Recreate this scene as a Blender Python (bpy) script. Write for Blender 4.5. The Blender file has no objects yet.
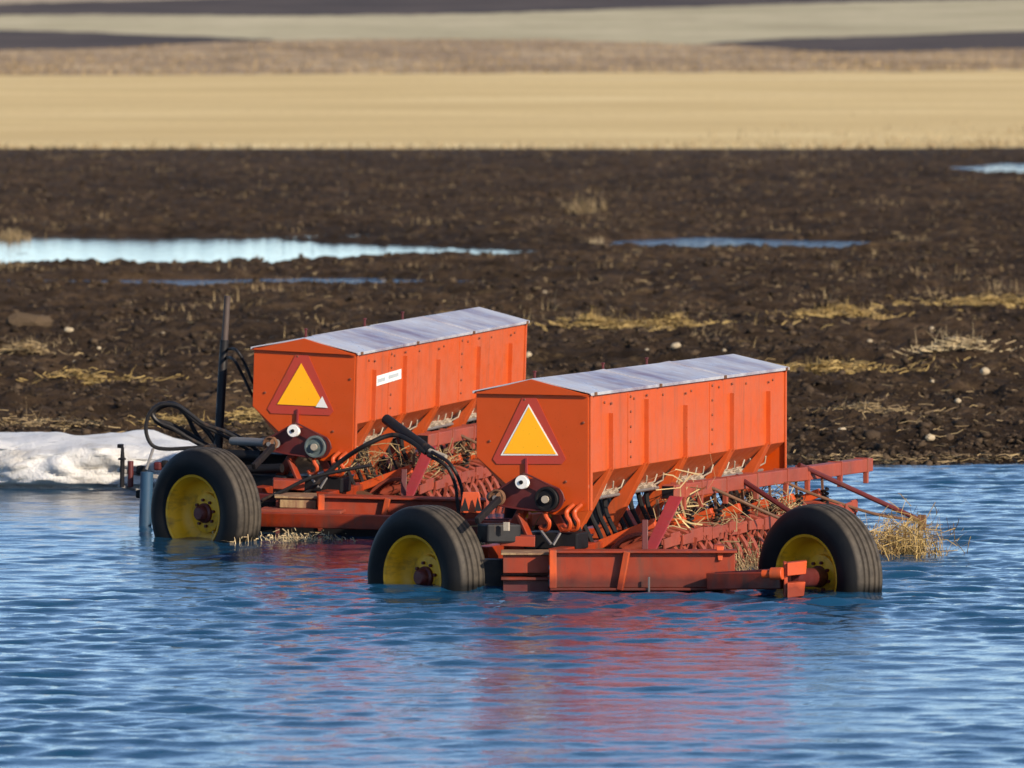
import bpy, bmesh, math, random
import numpy as np
from mathutils import Vector, Matrix
random.seed(7); RNG = np.random.default_rng(11)
R = math.radians
scene = bpy.context.scene
col = scene.collection

# ------------------------------------------------------------------ camera
F, HCAM, YH = 7400.0, 3.2, 40.0
PITCH = math.atan((384 - YH) / F)
cam_d = bpy.data.cameras.new("camera"); cam = bpy.data.objects.new("camera", cam_d); col.objects.link(cam)
cam.location = (0, 0, HCAM); cam.rotation_euler = (math.pi / 2 - PITCH, 0, 0)
cam_d.sensor_width = 36; cam_d.lens = 36 * F / 1024; cam_d.clip_start = 0.5; cam_d.clip_end = 20000
cam_d.dof.use_dof = True; cam_d.dof.focus_distance = 44.5; cam_d.dof.aperture_fstop = 5.8
scene.camera = cam

def ray(px, py):
    a = (px - 512) / F; b = -(py - 384) / F
    c, s = math.cos(PITCH), math.sin(PITCH)
    return Vector((a, c + b * s, -s + b * c))
def W(px, py, Y):                       # world point seen at a pixel, at distance Y
    d = ray(px, py); return Vector((0, 0, HCAM)) + d * (Y / d.y)
def ydist(py, z=0.0): return (HCAM - z) * F / (py - YH)

# ------------------------------------------------------------------ noise
_perm = RNG.random((256, 256))
def vn(x, y):
    xi = np.floor(x).astype(int); yi = np.floor(y).astype(int); fx = x - xi; fy = y - yi
    fx = fx * fx * (3 - 2 * fx); fy = fy * fy * (3 - 2 * fy)
    g = lambda a, b: _perm[a & 255, b & 255]
    return ((g(xi, yi) * (1 - fx) + g(xi + 1, yi) * fx) * (1 - fy) + (g(xi, yi + 1) * (1 - fx) + g(xi + 1, yi + 1) * fx) * fy) * 2 - 1
def fbm(x, y, s, o=4, gain=.5):
    t = 0; a = 1
    for k in range(o):
        t = t + a * vn(x / s + 17.3 * k, y / s + 5.1 * k); s = s / 2.03; a *= gain
    return t

# ------------------------------------------------------------------ materials
def nt(name):
    m = bpy.data.materials.new(name); m.use_nodes = True; n = m.node_tree; n.nodes.clear()
    out = n.nodes.new('ShaderNodeOutputMaterial'); b = n.nodes.new('ShaderNodeBsdfPrincipled')
    n.links.new(b.outputs[0], out.inputs[0]); return m, n, b
def noise_node(n, scale, detail=4, rough=.55, stretch=(1, 1, 1), coord='Object'):
    tc = n.nodes.new('ShaderNodeTexCoord'); mp = n.nodes.new('ShaderNodeMapping'); mp.inputs['Scale'].default_value = stretch
    n.links.new(tc.outputs[coord], mp.inputs[0]); t = n.nodes.new('ShaderNodeTexNoise')
    t.inputs['Scale'].default_value = scale; t.inputs['Detail'].default_value = detail; t.inputs['Roughness'].default_value = rough
    n.links.new(mp.outputs[0], t.inputs['Vector']); return t.outputs['Fac']
def ramp(n, fac, stops):
    r = n.nodes.new('ShaderNodeValToRGB'); e = r.color_ramp.elements
    while len(e) < len(stops): e.new(.5)
    for k, (p, c) in enumerate(stops): e[k].position = p; e[k].color = (*c, 1) if len(c) == 3 else c
    n.links.new(fac, r.inputs[0]); return r.outputs[0]
def mix(n, fac, a, b, mode='MIX'):
    m = n.nodes.new('ShaderNodeMix'); m.data_type = 'RGBA'; m.blend_type = mode
    for sock, v in ((m.inputs[0], fac), (m.inputs[6], a), (m.inputs[7], b)):
        if hasattr(v, 'is_linked'): n.links.new(v, sock)
        else: sock.default_value = v if isinstance(v, (int, float)) else (*v, 1)
    return m.outputs[2]
def bump(n, b, h, strength, dist=.01):
    k = n.nodes.new('ShaderNodeBump'); k.inputs['Strength'].default_value = strength; k.inputs['Distance'].default_value = dist
    n.links.new(h, k.inputs['Height']); n.links.new(k.outputs[0], b.inputs['Normal'])
def paint(name, c, c2, dirt=(.10, .055, .03), rough=.42, spec=.5, band=False, dirt_amt=(.58, .75), streak=(1, 1, .25), metal=0, bmp=.25):
    m, n, b = nt(name)
    base = mix(n, ramp(n, noise_node(n, 3.2, 5), [(.35, (0, 0, 0)), (.68, (1, 1, 1))]), c, c2)
    d = ramp(n, noise_node(n, 9, 7, .65, streak), [(dirt_amt[0], (0, 0, 0)), (dirt_amt[1], (1, 1, 1))])
    base = mix(n, d, base, dirt)
    sp = ramp(n, noise_node(n, 70, 3, .6), [(.66, (0, 0, 0)), (.74, (1, 1, 1))])
    base = mix(n, sp, base, tuple(v * .55 for v in c))
    if band:
        gp = n.nodes.new('ShaderNodeNewGeometry'); gs = n.nodes.new('ShaderNodeSeparateXYZ'); n.links.new(gp.outputs['Position'], gs.inputs[0])
        ad = n.nodes.new('ShaderNodeMath'); ad.operation = 'MULTIPLY_ADD'; n.links.new(noise_node(n, 7, 4), ad.inputs[0]); ad.inputs[1].default_value = -.12; n.links.new(gs.outputs['Z'], ad.inputs[2])
        base = mix(n, ramp(n, ad.outputs[0], [(0, (1, 1, 1)), (.05, (0, 0, 0))]), base, mix(n, 1.0, base, (.40, .36, .34), 'MULTIPLY'))
    n.links.new(base, b.inputs['Base Color'])
    rr = ramp(n, noise_node(n, 12, 5), [(.3, (rough - .1,) * 3), (.75, (min(1, rough + .22),) * 3)])
    n.links.new(rr, b.inputs['Roughness']); b.inputs['Metallic'].default_value = metal; b.inputs['Specular IOR Level'].default_value = spec
    bump(n, b, noise_node(n, 2.6, 3), bmp, .012)
    return m
M = {}
M['orange'] = paint('orange_paint', (.50, .072, .008), (.46, .088, .026), dirt=(.27, .068, .026), dirt_amt=(.52, .76), streak=(1.7, 1.7, .14), bmp=.9)
M['orange_end'] = paint('orange_end_paint', (.50, .058, .0004), (.46, .058, .0008), dirt=(.36, .06, .015), dirt_amt=(.62, .9), bmp=.4)
M['red'] = paint('frame_red_paint', (.28, .026, .0012), (.20, .020, .002), dirt=(.075, .035, .022), dirt_amt=(.5, .75), rough=.5, band=True)
M['orangered'] = paint('arm_orange_paint', (.56, .075, .008), (.42, .055, .012), dirt=(.14, .055, .025), dirt_amt=(.52, .8), rough=.5, band=True)
M['pink'] = paint('faded_red_paint', (.31, .055, .026), (.21, .040, .022), dirt=(.17, .07, .045), dirt_amt=(.5, .8), rough=.55)
M['crimson'] = paint('crimson_paint', (.27, .018, .016), (.22, .02, .02), rough=.5)
M['bolt'] = paint('rust_stained_bolt', (.20, .05, .02), (.14, .04, .02), rough=.6)
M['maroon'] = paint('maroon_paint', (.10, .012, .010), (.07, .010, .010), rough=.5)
M['lid'] = paint('lid_paint', (.56, .55, .57), (.47, .46, .49), dirt=(.22, .17, .23), dirt_amt=(.50, .68), rough=.36, streak=(.16, .07, .2), metal=.25, bmp=.25)
M['yellow'] = paint('yellow_rim_paint', (.78, .40, .006), (.62, .31, .008), dirt=(.13, .075, .02), dirt_amt=(.50, .72), rough=.45)
M['rust'] = paint('rusty_steel', (.10, .045, .022), (.16, .075, .035), dirt=(.05, .03, .02), rough=.75)
M['rustplate'] = paint('muddy_rust_plate', (.24, .13, .07), (.12, .06, .035), dirt=(.30, .20, .10), dirt_amt=(.5, .6), rough=.85)
M['dark'] = paint('dark_steel', (.008, .008, .010), (.014, .012, .012), dirt=(.03, .02, .015), rough=.55, spec=.2)
M['grey'] = paint('grey_steel', (.22, .21, .20), (.16, .15, .15), dirt=(.09, .06, .04), rough=.5, metal=.3)
M['zinc'] = paint('galvanised_cup', (.42, .36, .28), (.36, .30, .23), dirt=(.14, .10, .07), dirt_amt=(.6, .75), rough=.5, metal=.1)
M['white'] = paint('white_plastic', (.80, .78, .74), (.76, .74, .70), dirt=(.5, .46, .4), dirt_amt=(.66, .9), rough=.4)
M['print'] = paint('faded_grey_print', (.36, .42, .43), (.46, .48, .50), dirt=(.6, .6, .6), rough=.5)
M['teal'] = paint('grey_green_pulley', (.10, .13, .13), (.08, .10, .10), rough=.5)
M['blue'] = paint('blue_grey_jack', (.025, .07, .13), (.02, .055, .10), dirt=(.06, .06, .06), rough=.45)
M['hose'] = paint('black_rubber_hose', (.012, .012, .014), (.014, .012, .012), rough=.5, spec=.25)
M['signred'] = paint('sign_red_border', (.43, .045, .022), (.38, .042, .026), dirt=(.30, .05, .015), rough=.4, bmp=.05)
M['signyellow'] = paint('sign_fluorescent_amber', (1, .46, .006), (1, .43, .005), dirt=(.8, .32, .01), dirt_amt=(.7, .95), rough=.35, bmp=.05)
M['mastbrown'] = paint('weathered_mast_top', (.05, .032, .026), (.08, .055, .042), rough=.6)

def tyre_mat():
    m, n, b = nt('dusty_tyre_rubber')
    c = mix(n, ramp(n, noise_node(n, 6, 6, .65), [(.38, (0, 0, 0)), (.7, (1, 1, 1))]), (.004, .005, .007), (.010, .010, .011))
    # dried mud on the tread: by radius in the wheel's own space
    tc = n.nodes.new('ShaderNodeTexCoord'); sx = n.nodes.new('ShaderNodeSeparateXYZ'); n.links.new(tc.outputs['Object'], sx.inputs[0])
    ln = n.nodes.new('ShaderNodeVectorMath'); ln.operation = 'LENGTH'
    mp = n.nodes.new('ShaderNodeMapping'); mp.inputs['Scale'].default_value = (1, 1, 0); n.links.new(tc.outputs['Object'], mp.inputs[0]); n.links.new(mp.outputs[0], ln.inputs[0])
    d = ramp(n, ln.outputs['Value'], [(.390, (0, 0, 0)), (.403, (1, 1, 1))])
    dn = mix(n, ramp(n, noise_node(n, 14, 5, .6), [(.3, (.35, .35, .35)), (.65, (1, 1, 1))]), (0, 0, 0), d)
    c = mix(n, dn, c, (.085, .070, .054))
    gp = n.nodes.new('ShaderNodeNewGeometry'); gs = n.nodes.new('ShaderNodeSeparateXYZ'); n.links.new(gp.outputs['Position'], gs.inputs[0])
    wet_ = ramp(n, gs.outputs['Z'], [(.02, (1, 1, 1)), (.07, (0, 0, 0))]); c = mix(n, wet_, c, (.006, .006, .006))
    n.links.new(c, b.inputs['Base Color']); b.inputs['Roughness'].default_value = .6; b.inputs['Specular IOR Level'].default_value = .18
    bump(n, b, noise_node(n, 60, 3), .25, .003); return m
M['tyre'] = tyre_mat()

def straw_mat(name, c1, c2, rough=.75):
    m, n, b = nt(name)
    g = n.nodes.new('ShaderNodeNewGeometry')
    r = ramp(n, g.outputs['Random Per Island'], [(0, c1), (1, c2)])
    n.links.new(r, b.inputs['Base Color']); b.inputs['Roughness'].default_value = rough
    return m
M['straw'] = straw_mat('dry_straw', (.30, .20, .09), (.62, .47, .22))
M['strawdull'] = straw_mat('dull_straw', (.15, .10, .05), (.40, .29, .14))
M['strawgold'] = straw_mat('golden_straw', (.18, .115, .04), (.46, .32, .11))
M['weed'] = straw_mat('dry_weed', (.28, .20, .11), (.55, .43, .24))
M['stone'] = straw_mat('pale_fieldstone', (.24, .19, .12), (.40, .32, .21), .85)

def mud_mat():
    m, n, b = nt('ploughed_mud')
    c = ramp(n, noise_node(n, 1.6, 9, .70), [(.32, (.022, .015, .010)), (.5, (.058, .040, .027)), (.72, (.14, .096, .060))])
    c = mix(n, ramp(n, noise_node(n, .22, 5, .6, (.6, .35, 1)), [(.35, (.15, .15, .15)), (.65, (.75, .75, .75))]), mix(n, 1.0, c, (.62, .60, .60), 'MULTIPLY'), mix(n, 1.0, c, (1.5, 1.34, 1.12), 'MULTIPLY'))
    # scattered chaff lying in the soil, in loose bands
    band = ramp(n, noise_node(n, .5, 4, .6, (.5, .22, 1)), [(.42, (0, 0, 0)), (.60, (1, 1, 1))])
    chaff = ramp(n, noise_node(n, 5, 6, .75, (.5, 1, 1)), [(.56, (0, 0, 0)), (.66, (1, 1, 1))])
    f = n.nodes.new('ShaderNodeMath'); f.operation = 'MULTIPLY'; n.links.new(band, f.inputs[0]); n.links.new(chaff, f.inputs[1])
    f2 = n.nodes.new('ShaderNodeMath'); f2.operation = 'MULTIPLY'; n.links.new(f.outputs[0], f2.inputs[0]); f2.inputs[1].default_value = .75
    c = mix(n, f2.outputs[0], c, (.22, .145, .065))
    gp = n.nodes.new('ShaderNodeNewGeometry'); gs = n.nodes.new('ShaderNodeSeparateXYZ'); n.links.new(gp.outputs['Position'], gs.inputs[0])
    c = mix(n, ramp(n, gs.outputs['Z'], [(.04, (1, 1, 1)), (.15, (0, 0, 0))]), c, mix(n, 1.0, c, (.45, .43, .42), 'MULTIPLY'))
    n.links.new(c, b.inputs['Base Color']); b.inputs['Roughness'].default_value = .92
    b.inputs['Specular IOR Level'].default_value = .1
    bump(n, b, noise_node(n, 14, 8, .75), 1, .09); return m
M['mud'] = mud_mat()
def clod_mat():
    m, n, b = nt('mud_clod')
    g = n.nodes.new('ShaderNodeNewGeometry')
    a = ramp(n, g.outputs['Random Per Island'], [(0, (.030, .021, .014)), (.7, (.075, .052, .035)), (1, (.115, .08, .05))])
    n.links.new(a, b.inputs['Base Color']); b.inputs['Roughness'].default_value = .95; b.inputs['Specular IOR Level'].default_value = .1
    bump(n, b, noise_node(n, 60, 5, .7), 1, .02)
    return m
M['clod'] = clod_mat()

def field_mat(name, cols, sx, sy, scale=1, speck=None, rows=None):
    m, n, b = nt(name)
    c = ramp(n, noise_node(n, scale, 6, .6, (sx, sy, 1)), cols)
    if speck:
        s = ramp(n, noise_node(n, speck[0], 5, .7, (1, .12, 1)), [(speck[1], (0, 0, 0)), (speck[2], (1, 1, 1))])
        c = mix(n, s, c, speck[3])
    if rows:
        s = ramp(n, noise_node(n, rows[0], 5, .62, (.12, 1, 1)), [(.42, (0, 0, 0)), (.66, (.65, .65, .65))])
        c = mix(n, s, c, rows[1])
    n.links.new(c, b.inputs['Base Color']); b.inputs['Roughness'].default_value = 1; b.inputs['Specular IOR Level'].default_value = .1
    return m
M['stubble'] = field_mat('cut_stubble', [(.3, (.55, .395, .175)), (.55, (.69, .52, .245)), (.75, (.80, .64, .345))], .05, .075, 1,
                         speck=(3.2, .5, .8, (.53, .385, .19)), rows=(.07, (.55, .40, .185)))
M['pasture'] = field_mat('brown_pasture', [(.3, (.24, .165, .10)), (.5, (.37, .26, .155)), (.7, (.52, .385, .23))], .09, .025, 1, speck=(.7, .48, .7, (.17, .12, .07)))
M['pale'] = field_mat('pale_far_field', [(.3, (.36, .31, .19)), (.5, (.46, .40, .25)), (.75, (.57, .49, .32))], .05, .012, 1, speck=(.25, .5, .8, (.36, .30, .19)))
M['farplough'] = field_mat('far_ploughed_soil', [(.3, (.048, .037, .034)), (.5, (.075, .058, .052)), (.75, (.14, .105, .085))], .05, .02, 1)  # soil colour lightened to carry the haze of distance
M['farthest'] = field_mat('farthest_field', [(.3, (.36, .29, .19)), (.7, (.46, .37, .25))], .01, .01, 1)

def water_mat(name, base, rough, b1, b2):
    m, n, b = nt(name)
    b.inputs['Base Color'].default_value = (*base, 1); b.inputs['Roughness'].default_value = rough; b.inputs['IOR'].default_value = 1.333
    h = n.nodes.new('ShaderNodeMath'); h.operation = 'ADD'
    a = noise_node(n, b1[0], 5, .6, (.7, 1.5, 1)); n.links.new(a, h.inputs[0])
    c2 = noise_node(n, b2[0], 3, .5, (.8, 1.3, 1)); n.links.new(c2, h.inputs[1])
    bump(n, b, h.outputs[0], b1[1], b1[2]); return m
M['water'] = water_mat('flood_water', (.007, .050, .105), .04, (11, .2, .012), (26,))
M['puddle'] = water_mat('puddle_water', (.02, .03, .04), .04, (4, .09, .02), (9,))
M['puddlerough'] = water_mat('rippled_puddle_water', (.02, .045, .08), .05, (6, .45, .05), (15,))
def snow_mat():
    m, n, b = nt('old_snow')
    c = ramp(n, noise_node(n, 2.2, 7, .65), [(.3, (.56, .52, .46)), (.46, (.76, .75, .73)), (.7, (.82, .82, .82))])
    d = ramp(n, noise_node(n, 14, 5, .7), [(.60, (0, 0, 0)), (.78, (1, 1, 1))])
    n.links.new(mix(n, d, c, (.33, .28, .21)), b.inputs['Base Color']); b.inputs['Roughness'].default_value = .6
    bump(n, b, noise_node(n, 16, 9, .72), .9, .05); return m
M['snow'] = snow_mat()

# ------------------------------------------------------------------ mesh building
class MB:
    def __init__(s): s.v = []; s.f = []
    def add(s, vs, fs):
        o = len(s.v); s.v += [tuple(v) for v in vs]; s.f += [tuple(i + o for i in f) for f in fs]; return s
    def box(s, c, size, rot=None):
        hx, hy, hz = size[0] / 2, size[1] / 2, size[2] / 2; c = Vector(c)
        vs = [Vector((x, y, z)) for x in (-hx, hx) for y in (-hy, hy) for z in (-hz, hz)]
        if rot is not None: vs = [rot @ v for v in vs]
        return s.add([c + v for v in vs], [(0, 1, 3, 2), (4, 6, 7, 5), (0, 4, 5, 1), (2, 3, 7, 6), (0, 2, 6, 4), (1, 5, 7, 3)])
    def bar(s, a, b, w, h, up=(0, 0, 1)):
        a = Vector(a); b = Vector(b); d = (b - a); L = d.length; d.normalize(); u = Vector(up)
        if abs(d.dot(u)) > .98: u = Vector((1, 0, 0))
        y = u.cross(d).normalized(); z = d.cross(y)
        return s.box((a + b) / 2, (L, w, h), Matrix((d, y, z)).transposed())
    def tube(s, pts, r, n=10, cap=True):
        pts = [Vector(p) for p in pts]; rs = r if isinstance(r, (list, tuple)) else [r] * len(pts)
        o = len(s.v); up = None
        for i, p in enumerate(pts):
            t = (pts[min(i + 1, len(pts) - 1)] - pts[max(i - 1, 0)]).normalized()
            if up is None: up = t.orthogonal().normalized()
            up = (up - t * up.dot(t)).normalized(); b = t.cross(up)
            for k in range(n):
                a = 2 * math.pi * k / n; s.v.append(tuple(p + (up * math.cos(a) + b * math.sin(a)) * rs[i]))
        for i in range(len(pts) - 1):
            for k in range(n):
                k2 = (k + 1) % n; s.f.append((o + i * n + k, o + i * n + k2, o + (i + 1) * n + k2, o + (i + 1) * n + k))
        if cap:
            s.f.append(tuple(o + k for k in reversed(range(n)))); s.f.append(tuple(o + (len(pts) - 1) * n + k for k in range(n)))
        return s
    def lathe(s, prof, n=40, closed=False):          # profile (r, h) turned round local z
        o = len(s.v); m = len(prof)
        for k in range(n):
            a = 2 * math.pi * k / n
            for r, h in prof: s.v.append((r * math.cos(a), r * math.sin(a), h))
        for k in range(n):
            k2 = (k + 1) % n
            for i in range(m if closed else m - 1):
                j = (i + 1) % m; s.f.append((o + k * m + i, o + k2 * m + i, o + k2 * m + j, o + k * m + j))
        return s
    def prism(s, poly, d):                            # poly: 3D points in a plane, d: thickness vector
        n = len(poly); d = Vector(d); p = [Vector(q) for q in poly]
        return s.add(p + [q + d for q in p], [tuple(range(n)), tuple(reversed(range(n, 2 * n)))] + [(i, i + n, (i + 1) % n + n, (i + 1) % n) for i in range(n)])
    def build(s, name, mat, parent=None, bevel=0, smooth=False, mats=None):
        me = bpy.data.meshes.new(name); me.from_pydata(s.v, [], s.f)
        bm = bmesh.new(); bm.from_mesh(me); bmesh.ops.recalc_face_normals(bm, faces=bm.faces); bm.to_mesh(me); bm.free()
        me.materials.append(M[mat])
        if smooth:
            me.polygons.foreach_set('use_smooth', [True] * len(me.polygons)); me.set_sharp_from_angle(angle=R(38))
        o = bpy.data.objects.new(name, me); col.objects.link(o)
        if parent: o.parent = parent
        if bevel:
            b = o.modifiers.new('bevel', 'BEVEL'); b.width = bevel; b.segments = 2; b.limit_method = 'ANGLE'; b.angle_limit = R(40)
        return o
def np_mesh(name, verts, faces, mat, smooth=False, parent=None):
    verts = np.asarray(verts, np.float32); faces = np.asarray(faces, np.int32); k = faces.shape[1]
    me = bpy.data.meshes.new(name); me.vertices.add(len(verts)); me.vertices.foreach_set('co', verts.ravel())
    me.loops.add(faces.size); me.loops.foreach_set('vertex_index', faces.ravel())
    me.polygons.add(len(faces)); me.polygons.foreach_set('loop_start', np.arange(0, faces.size, k, dtype=np.int32))
    if smooth: me.polygons.foreach_set('use_smooth', np.ones(len(faces), bool))
    me.update(calc_edges=True); me.validate()
    me.materials.append(M[mat]); o = bpy.data.objects.new(name, me); col.objects.link(o)
    if parent: o.parent = parent
    return o
def grid_faces(nr, nc):
    i = np.arange(nr - 1)[:, None] * nc + np.arange(nc - 1)[None, :]
    return np.stack([i, i + 1, i + nc + 1, i + nc], -1).reshape(-1, 4)
def tag(o, label=None, cat=None, group=None, kind=None):
    if label: o['label'] = label
    if cat: o['category'] = cat
    if group: o['group'] = group
    if kind: o['kind'] = kind
    return o
def empty(name, loc, rot=(0, 0, 0)):
    o = bpy.data.objects.new(name, None); col.objects.link(o); o.location = loc; o.rotation_euler = rot; o.empty_display_size = .3; return o
def copy_tree(o, parent=None):
    c = o.copy(); col.objects.link(c); c.parent = parent
    for ch in [x for x in bpy.data.objects if x.parent == o]: copy_tree(ch, c)
    return c
def curve_pts(ctrl, per=8):                           # Catmull-Rom through control points
    P = [Vector(c) for c in ctrl]; P = [P[0] * 2 - P[1]] + P + [P[-1] * 2 - P[-2]]; out = []
    for i in range(1, len(P) - 2):
        for k in range(per):
            t = k / per; a, b, c, d = P[i - 1:i + 3]
            out.append(.5 * ((2 * b) + (c - a) * t + (2 * a - 5 * b + 4 * c - d) * t * t + (3 * b - a - 3 * c + d) * t ** 3))
    return out + [P[-2]]
def blades(base, n, spread, h, w, lean=.5, seed=0, flat=1.0):
    """n curved grass blades round points; returns verts, quads"""
    g = np.random.default_rng(seed); V = []; Fc = []
    base = np.asarray(base, float)
    idx = g.integers(0, len(base), n); p = base[idx] + np.c_[g.normal(0, spread, n), g.normal(0, spread, n), np.zeros(n)]
    az = g.uniform(0, 2 * np.pi, n); ln = np.abs(g.normal(0, lean, n)) ; H = h * g.uniform(.45, 1.15, n)
    dirh = np.c_[np.cos(az), np.sin(az), np.zeros(n)]; wd = np.c_[-np.sin(az + g.normal(0, .8, n)), np.cos(az), np.zeros(n)] * w
    for t in (0, .5, 1):
        c = p + dirh * (ln * H * t ** 1.6)[:, None] + np.c_[np.zeros((n, 2)), H * flat * (t - .25 * np.minimum(ln, 1.6) * t * t)]
        ww = wd * (1 - .75 * t); V += [c - ww, c + ww]
    V = np.stack(V, 1).reshape(-1, 3); o = (np.arange(n) * 6)[:, None]
    Fc = np.concatenate([o + np.array([0, 1, 3, 2]), o + np.array([2, 3, 5, 4])])
    return V, Fc
def strips(p, n, length, w, zr, seed=0, vertical=.25, curl=.2):
    """n loose straws scattered at points p (k,3)"""
    g = np.random.default_rng(seed); c = p
    az = g.uniform(0, 2 * np.pi, n); el = g.normal(0, vertical, n); L = length * g.uniform(.4, 1.3, n)
    d = np.c_[np.cos(az) * np.cos(el), np.sin(az) * np.cos(el), np.sin(el)]
    sd = np.cross(d, g.normal(0, 1, (n, 3))); sd /= np.linalg.norm(sd, axis=1)[:, None]
    bend = np.c_[g.normal(0, curl, n), g.normal(0, curl, n), g.normal(0, curl, n)] * L[:, None]
    V = []
    for t, q in ((-.5, 0), (0, 1), (.5, 0)):
        m = c + d * (L * t)[:, None] + bend * q * .5; V += [m - sd * w, m + sd * w]
    V = np.stack(V, 1).reshape(-1, 3); o = (np.arange(n) * 6)[:, None]
    return V, np.concatenate([o + np.array([0, 1, 3, 2]), o + np.array([2, 3, 5, 4])])

# ------------------------------------------------------------------ sky and sun
SUN_AZ, SUN_EL = R(136), R(24)                        # clockwise from +Y
sv = Vector((math.sin(SUN_AZ) * math.cos(SUN_EL), math.cos(SUN_AZ) * math.cos(SUN_EL), math.sin(SUN_EL)))
w = bpy.data.worlds.new("World"); scene.world = w; w.use_nodes = True; wn = w.node_tree; wn.nodes.clear()
sky = wn.nodes.new('ShaderNodeTexSky'); sky.sky_type = 'NISHITA'; sky.sun_disc = False
sky.sun_elevation = SUN_EL; sky.sun_rotation = SUN_AZ; sky.air_density = .65; sky.dust_density = .3; sky.ozone_density = 2.0
bg = wn.nodes.new('ShaderNodeBackground'); bg.inputs[1].default_value = .13
wo = wn.nodes.new('ShaderNodeOutputWorld'); wn.links.new(sky.outputs[0], bg.inputs[0]); wn.links.new(bg.outputs[0], wo.inputs[0])
sl = bpy.data.lights.new('sun', 'SUN'); sl.energy = 4.4; sl.angle = R(.53); sl.color = (1, .86, .68)
so = bpy.data.objects.new('sun', sl); col.objects.link(so); so.rotation_euler = sv.to_track_quat('Z', 'Y').to_euler(); so.location = (60, -45, 40)
scene.view_settings.view_transform = 'Standard'; scene.view_settings.look = 'None'; scene.view_settings.gamma = 1; scene.view_settings.exposure = 0.52

# ------------------------------------------------------------------ ground
def shore(x):                                         # distance of the waterline
    return 54.85 + .9 * np.tanh((x + 1.2) / 1.0) * .8 + .45 * vn(x / 1.7, x * 0 + 3.3) + .15 * vn(x / .4, x * 0 + 9.1) + 0.004 * np.abs(x) ** 1.3
# (near edge, far edge, left, right) of each low wet place, as metres
def wet(X, Y, x0, x1, y0, y1, seed, soft=.8):
    xm = np.clip((X - x0) / 1.2, -1, 1) * .5 + .5; xn = np.clip((x1 - X) / 2.6, -1, 1) * .5 + .5
    wob = 1.3 * vn(X / 2.3, X * 0 + seed) + .5 * vn(X / .6, X * 0 + seed + 4)
    k = np.minimum(xm, xn)
    c = (y0 + y1) / 2; hw = (y1 - y0) / 2 * k
    return np.clip((hw - np.abs(Y - c + .35 * wob)) / soft, -1, 1)
P_MAIN = (-60, -2.0, 96.8, 113.5, 2.2); P_THIN = (1.5, 5.7, 104.8, 112.3, 7.1)
P_LOW = (-9, .7, 90.2, 93.2, 12.4); P_FAR = (10.6, 40, 160, 180, 21.0); P_BIT = (-3.6, -.2, 110.2, 114.0, 31.0)
def base_h(X, Y):
    s = shore(X)
    d = Y - s
    h = np.where(d < 0, np.maximum(-.40, d * .16), .10 * (1 - np.exp(-d / .5)) + .16 * (1 - np.exp(-d / 9)))
    return h
MOUNDS = [(1000, 318, 68, .22, 1.1, 1.6), (836, 322, 68, .13, .55, .8), (1035, 380, 62, .08, 1.2, .8), (690, 345, 70, .08, 1.6, .9), (20, 330, 70, .07, .5, .6), (95, 352, 66, .06, .7, .6), (590, 212, 112, .10, 1.6, 1.5), (15, 244, 104, .16, .6, .8)]
MW = [(W(px, py, Y), a, rx, ry) for px, py, Y, a, rx, ry in MOUNDS]
def ground_h(X, Y, fine=True):
    h = base_h(X, Y)
    land = np.clip((Y - shore(X)) / .8, 0, 1); fade = np.clip((215 - Y) / 20, 0, 1); land = land * fade
    n = .055 * fbm(X, Y, 2.6, 3) + .030 * fbm(X, Y * .8, .75, 3)
    if fine:
        q = 1 - np.abs(fbm(X, Y, .33, 3)); n = n + .040 * (q - .6) + .038 * fbm(X, Y, .16, 3, .7)
        row = np.sin(2 * np.pi * (Y + .35 * vn(X / 3, Y / 3) + .03 * X) / .9); n = n + .012 * row
    m = np.maximum.reduce([wet(X, Y, *P_MAIN), wet(X, Y, *P_THIN, soft=.7), wet(X, Y, *P_LOW, soft=.6), wet(X, Y, *P_FAR, soft=2), wet(X, Y, *P_BIT, soft=.7)])
    for c, a, rx, ry in MW: n = n + a * np.exp(-((X - c.x) / rx) ** 2 - ((Y - c.y) / ry) ** 2)
    k = np.clip(m + .6, 0, 1)
    h = h + n * land * (1 - .72 * k)
    return h - np.clip(m * .9 + .42, 0, 1) * .115 * land
def tcols(n_in=340, tmax=.105):
    a = np.linspace(-tmax, tmax, n_in); g = tmax * 1.35 ** np.arange(1, 13)
    return np.concatenate([-g[::-1], a, g])
T = tcols()
ys = [-60, -30, 0, 15, 30, 40, 47, 51]
y = 51.5
while y < 215: ys.append(y); y += .05 * (y / 55) ** 1.55
def far_y(px_y):                                      # elevation profile of the rising fields
    tab_d = [60, 205, 260, 330, 400, 480, 560, 700, 900, 1100, 1500, 2500, 4000]
    tab_y = [1e3, 148.5, 120, 93, 73, 58, 47, 35, 20, 8, -10, -24, -30]
    return np.interp(-np.asarray(px_y, float), -np.array(tab_y), tab_d)
def y_of(d):
    tab_d = [60, 205, 260, 330, 400, 480, 560, 700, 900, 1100, 1500, 2500, 4000]
    tab_y = [1e3, 148.5, 120, 93, 73, 58, 47, 35, 20, 8, -10, -24, -30]
    return np.interp(d, tab_d, tab_y)
def far_z(d): return HCAM - (y_of(d) - YH) * d / F
PXC = 512 + F * T                                     # pixel column of each ground column
def curve(xs, vs, amp=1.0, s=90, seed=1): return np.interp(PXC, xs, vs) + amp * fbm(PXC, PXC * 0 + seed * 13.7, s, 3) + .45 * fbm(PXC, PXC * 0 + seed * 3.1, 14, 2)
c0 = np.interp(PXC, [0, 300, 800, 1024], [150, 150, 149.5, 147]) + .9 * fbm(PXC, PXC * 0 + 3, 26, 4, .65)
d0 = far_y(np.clip(c0, 0, 148.4))
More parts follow.
